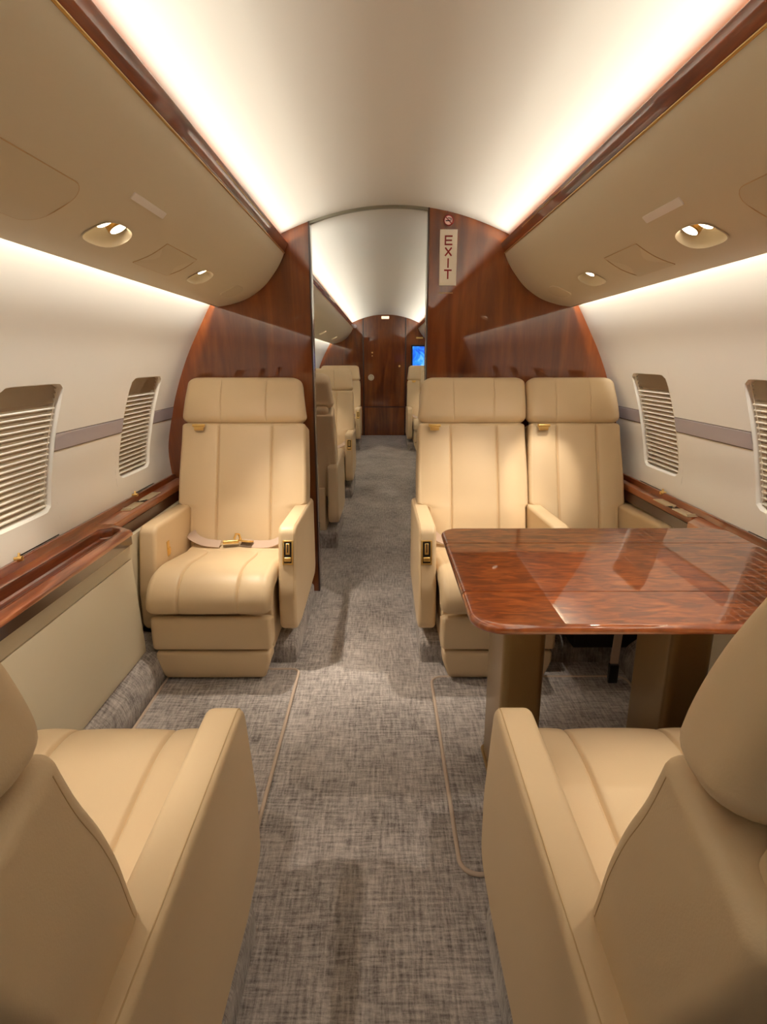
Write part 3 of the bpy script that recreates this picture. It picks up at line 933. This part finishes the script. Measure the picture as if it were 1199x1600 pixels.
# ------------------------------------------------------------------ table
TZ = .702
t = thing('conference_table', 'glossy orange brown wooden table on two bronze legs in front of the double seat', 'table', (.58, 1.42, 0))
X0, X1, Y0, Y1 = .124, 1.03, 1.065, 1.775
cuts = [Y0, 1.247, 1.612, Y1]
for i in range(3):
    a, b = cuts[i]+(.0017 if i else 0), cuts[i+1]-(.0017 if i < 2 else 0)
    rad = [.07 if i == 0 else 0, .07 if i == 0 else 0, .06 if i == 2 else 0, .06 if i == 2 else 0]
    bm = BM()
    poly = round_poly([(X0, a), (X1, a), (X1, b), (X0, b)], rad, 10)
    # dense rim with a full bullnose on the outer sides only
    if i == 1:
        prof = [(X0+.011-.011*math.sin(PI*k/10), TZ-.011-.011*math.cos(PI*k/10)) for k in range(11)]
        prof += [(X1-.011+.011*math.sin(PI*k/10), TZ-.011+.011*math.cos(PI*k/10)) for k in range(11)]
        prism(bm, prof[:11]+[(X0+.014, TZ)]+[(X1-.014, TZ)]+prof[11:][::-1], a, b, 0, 'Y')
    else:
        cx_, cy_ = (X0+X1)/2, (a+b)/2
        rings = []
        for k in range(11):
            e = .011-.011*math.sin(PI*k/10); z = TZ-.011-.011*math.cos(PI*k/10)
            ins = inset_poly(poly, e)
            q = []
            for (x, y) in ins:
                if i == 0 and y > b-.012: y = b
                if i == 2 and y < a+.012: y = a
                q.append((x, y, z))
            rings.append(q)
        rings.append([(cx_+(x-cx_)*.985, cy_+(y-cy_)*.97, z) for x, y, z in rings[-1]])
        quad_rings(bm, rings, True, True, True)
    obj('table_leaf', bm, TABLEM, t, 30, True)
for lx in (.265, .715):
    poly = round_poly([(lx, 1.40), (lx+.115, 1.40), (lx+.115, 1.62), (lx, 1.62)], .022, 6)
    bm = BM(); prism(bm, poly, .012, TZ-.022, 0, 'Z')
    L = obj('leg', bm, BRONZE, t, 30, True)
    bm = BM(); prism(bm, round_poly([(lx-.008, 1.392), (lx+.123, 1.392), (lx+.123, 1.632), (lx-.008, 1.632)], .025, 6), 0.002, .014, .004, 'Z')
    obj('foot_plate', bm, BRONZE, L, 30, True)

# strap hanging under the table
t = thing('hanging_strap', 'beige strap with a black end hanging under the table by the double seat', 'strap', (.815, 1.965, .11))
bm = BM(); ribbon(bm, [(.006, .0, .25), (.004, -.002, .12), (-.002, -.004, .0)], (1, 0, 0), .03, .004); obj('webbing', bm, STRAP, t, 30)
bm = BM(); box(bm, -.02, .016, -.014, .006, -.075, .004, 0, .004); obj('grip', bm, BLACK, t, 30)

# ------------------------------------------------------------------ side ledges
def ledge(sg, z, label, inner, split, near_end):
    side = 'left' if sg < 0 else 'right'
    t = thing('side_ledge', label, 'side ledge', (sg*1.05, 1.3, 0))
    W = Prof(WALLP, 1)
    def wx(zz): return W.pt(0, s_of_z(W, zz)).x-.002
    def pr(bm, pts, ya, yb, r=0., mi=0):
        prism(bm, [(sg*x, zz) for x, zz in pts], ya, yb, 0, 'Y', mi)
    # near section: broad top with a long tray
    tray = sg < 0
    bm = BM()
    xo = wx(z)
    if tray:
        ti, to, tb, tf = inner+.038, inner+.122, -.2, split-.05
        # top built around the tray opening
        poly = round_poly([(inner, near_end), (xo, near_end), (xo, split), (inner+.105, split), (inner+.012, split-.075), (inner, split-.095)], [0, 0, 0, .006, .02, .02], 4)
        hole = round_poly([(ti, tb), (to, tb), (to, tf-.03), (to-.035, tf), (ti+.012, tf-.02), (ti, tf-.05)], .006, 3)
        vo = [bm.verts.new((sg*x, y, z)) for x, y in poly]; vi = [bm.verts.new((sg*x, y, z)) for x, y in hole]
        es = [bm.edges.new((v[i], v[(i+1) % len(v)])) for v in (vo, vi) for i in range(len(v))]
        bmesh.ops.triangle_fill(bm, use_beauty=True, edges=es)
        # edge fascia down
        quad_rings(bm, [[(sg*x, y, z-dd) for x, y in inset_poly(poly, -e)] for e, dd in ((0, 0), (.004, .002), (.006, .006), (.006, .012), (.001, .016))], True)
        obj('top', bm, WOODL, t, 30, True)
        bm = BM(); quad_rings(bm, [[(sg*x, y, z-dd) for x, y in inset_poly(poly, -.001)] for dd in (.016, .046)], True)
        obj('fascia', bm, WOODE, t, 30, True)
        bm = BM()
        quad_rings(bm, [[(sg*x, y, z-dd) for x, y in inset_poly(hole, e)] for e, dd in ((-.001, -.0006), (.001, .003), (.003, .030), (.009, .034))], True, False, True)
        obj('tray', bm, WOODT, t, 30, True)
        bm = BM(); tube(bm, [(sg*x, y, z+.001) for x, y in inset_poly(hole, -.001)], .0018, 6, closed=True); obj('tray_rim', bm, WOODT, t, 60, True)
    else:
        poly = round_poly([(inner, near_end), (xo, near_end), (xo, split), (inner+.06, split), (inner, split-.06)], [0, 0, 0, .01, .02], 4)
        prism(bm, [(sg*x, y) for x, y in poly], z-.046, z, .004, 'Z')
        obj('top', bm, WOODL, t, 30, True)
    # raised wooden rail along the wall
    xr = wx(z+.02)
    bm = BM(); pr(bm, round_poly([(xr, z-.01), (xr, z+.022), (xr-.012, z+.022), (xr-.020, z+.0005), (xr-.020, z-.01)], [0, .003, .004, .004, 0], 3), near_end, YP-.003)
    obj('wall_rail', bm, WOODT, t, 30, True)
    # far section: narrow top beside the seat, lower grey lining
    x2 = 1.058 if sg < 0 else 1.092
    xl = 1.028 if sg < 0 else 1.116
    bm = BM(); pr(bm, round_poly([(wx(z-.03), z-.03), (wx(z), z), (x2, z), (x2, z-.03)], [0, 0, .004, .004], 3), split+.0005, YP-.003)
    obj('narrow_top', bm, WOODL, t, 30, True)
    bm = BM(); pr(bm, [(1.12, z-.03), (x2-.001, z-.03), (x2-.012, z-.0675), (1.12, z-.0675)], split+.0005, YP-.003); obj('slot', bm, WOODE, t, 0, True)
    bm = BM(); pr(bm, [(1.124, z-.072), (xl, z-.068), (xl, .17), (1.118, .17)], split+.0005, YP-.003); obj('lining', bm, BINM, t, 30, True)
    # lower panel, leaning inwards towards the floor
    top_x, bot_x = inner+.018, inner+.002
    bm = BM()
    pr(bm, round_poly([(1.11, z-.0465), (top_x, z-.0465), (top_x-.002, z-.105), (1.11, z-.105)], .002, 3), near_end, split-.078)
    pr(bm, round_poly([(1.11, z-.109), (top_x-.001, z-.109), (bot_x, .17), (bot_x, .147), (1.10, .147)], .002, 3), near_end, split-.078)
    obj('front_panel', bm, BINM, t, 30, True)
    # metal hinge plate let into the narrow top
    ya, yb = (2.27, 2.60) if sg < 0 else (2.08, 2.36)
    bm = BM(); a, b = sg*1.077, sg*1.118; a, b = min(a, b), max(a, b)
    box(bm, a, b, ya, ya+(yb-ya)*.42, z, z+.004, 0, .0015)
    box(bm, a, b, ya+(yb-ya)*.58, yb, z, z+.004, 0, .0015)
    box(bm, a+.006, b-.006, ya+(yb-ya)*.44, ya+(yb-ya)*.56, z, z+.003, 1)
    cyl(bm, ((a+b)/2-.008, ya+(yb-ya)*.47, z+.004), ((a+b)/2+.010, ya+(yb-ya)*.54, z+.006), .004, 10)
    box(bm, a+.004, b-.004, ya+.008, ya+.018, z+.004, z+.009, 0, .001)
    obj('hinge_plate', bm, [STEEL, DARK], t, 30, True)
    return t
ledge(-1, .628, 'long wooden ledge with tray and beige side panel along the left wall', .955, 2.075, YB+.002)
ledge(1, .652, 'wooden ledge with metal hinge plate along the right wall beside the table', 1.045, 2.075, YB+.002)

# ------------------------------------------------------------------ floor mats
def mat(name, label, x0, x1, y0, y1, r):
    t = thing(name, label, 'floor mat', ((x0+x1)/2, (y0+y1)/2, 0))
    poly = round_poly([(x0, y0), (x1, y0), (x1, y1), (x0, y1)], r, 8)
    bm = BM(); prism(bm, poly, .0005, .0075, .002, 'Z'); obj('pile', bm, MATM, t, 30, True)
    bm = BM()
    d = []
    for i in range(len(poly)):
        p, q = Vector(poly[i]), Vector(poly[(i+1) % len(poly)]); k = max(1, int((q-p).length/.05))
        for j in range(k): d.append(tuple(p.lerp(q, j/k)))
    tube(bm, [(x, y, .006) for x, y in d], .006, 8, closed=True); obj('binding', bm, BINDING, t, 60, True)
mat('floor_mat', 'grey bound carpet mat between the two left seats', -.905, -.395, 1.165, 2.11, .03)
mat('floor_mat', 'grey bound carpet mat under the table on the right', .133, .90, 1.14, 2.05, .045)

# ------------------------------------------------------------------ lights
COVE = (1., .972, .90); COVEF = (1., .985, .92); WARM = (1., .86, .69)
PC = 1.3; PW = 2.8
def cove(sg, y0, y1, pc, pw, col):
    L = y1-y0; yc = (y0+y1)/2
    area('ceiling_cove_light', (sg*.560, yc, 1.7275), (-sg*1., 0, .48), L, .018, pc*L, col, math.radians(84))
    area('wall_cove_light', (sg*.836, yc, 1.535), (sg*.25, 0, -1.), L, .014, pw*L, col, math.radians(160))
for sg in (-1, 1):
    cove(sg, -1.1, YP-.02, PC, PW, COVE)
    cove(sg, YP+.1, YF-.03, 1.5, 2.2, COVEF)
def lamp_pos(sg, y, s):
    return Prof(BINP, sg, flip=-1).pt(y, s, .006)
def panel_spot(sg, y, target, w, ang=38, s=.265, blend=.7):  # serves the reading lamps and the added aisle fill
    spot('reading_and_fill_light', lamp_pos(sg, y, s), target, w, WARM, ang, blend)
panel_spot(-1, 2.205, (-.70, 2.20, .44), 12, 52)
panel_spot(-1, 1.523, (-.68, 2.55, .70), 8, 56, blend=1.)
panel_spot(-1, 1.453, (-1.02, 1.5, .63), 9, 44)
panel_spot(1, 2.255, (.68, 2.60, .80), 13, 27)
panel_spot(1, 2.255, (.05, 2.4, 0), 24, 64, blend=1.)  # added fill for the aisle floor, not a reading lamp
panel_spot(-1, 2.205, (-.12, 2.4, 0), 24, 64, blend=1.)  # left twin of the added aisle fill
panel_spot(1, 1.540, (.45, 2.5, .70), 9, 56, blend=1.)
panel_spot(1, 1.470, (.50, 1.35, .70), 5, 44)
panel_spot(-1, .655, (-.58, .80, .43), 8, 33)
panel_spot(-1, .655, (-.1, 1.2, 0), 9, 64, blend=1.)  # added fill on the near aisle floor, beyond the seat's own lamp
panel_spot(-1, .585, (-1.02, .95, .63), 5, 44)
panel_spot(1, .655, (.52, .80, .43), 8, 33)
panel_spot(1, .655, (.05, 1.2, 0), 9, 64, blend=1.)  # right twin of the added near aisle fill
for sg in (-1, 1):
    panel_spot(sg, 5.3, (sg*.62, 5.4, .5), 8, 50); panel_spot(sg, 8.2, (sg*.62, 8.2, .5), 8, 50)

w = bpy.data.worlds.new('World'); SC.world = w; w.use_nodes = True
w.node_tree.nodes['Background'].inputs[0].default_value = (0, 0, 0, 1)

# ------------------------------------------------------------------ camera
F = 905.
cam = bpy.data.cameras.new('Camera'); co = bpy.data.objects.new('Camera', cam); COL.objects.link(co)
cam.sensor_fit = 'HORIZONTAL'; cam.sensor_width = 36; cam.lens = F/1199*36
cam.clip_start = .02
co.location = (-.06, 0, 1.22)
co.rotation_euler = (PI/2-math.atan(238/F), 0, -math.atan(2.5/F))
SC.camera = co
SC.view_settings.view_transform = 'Standard'; SC.view_settings.look = 'None'
SC.view_settings.exposure = 1.05; SC.view_settings.gamma = 1; SC.view_settings.use_curve_mapping = False
SC.cycles.max_bounces = 10; SC.cycles.diffuse_bounces = 6; SC.cycles.glossy_bounces = 4
SC.cycles.caustics_reflective = False; SC.cycles.caustics_refractive = False
SC.cycles.sample_clamp_indirect = 6
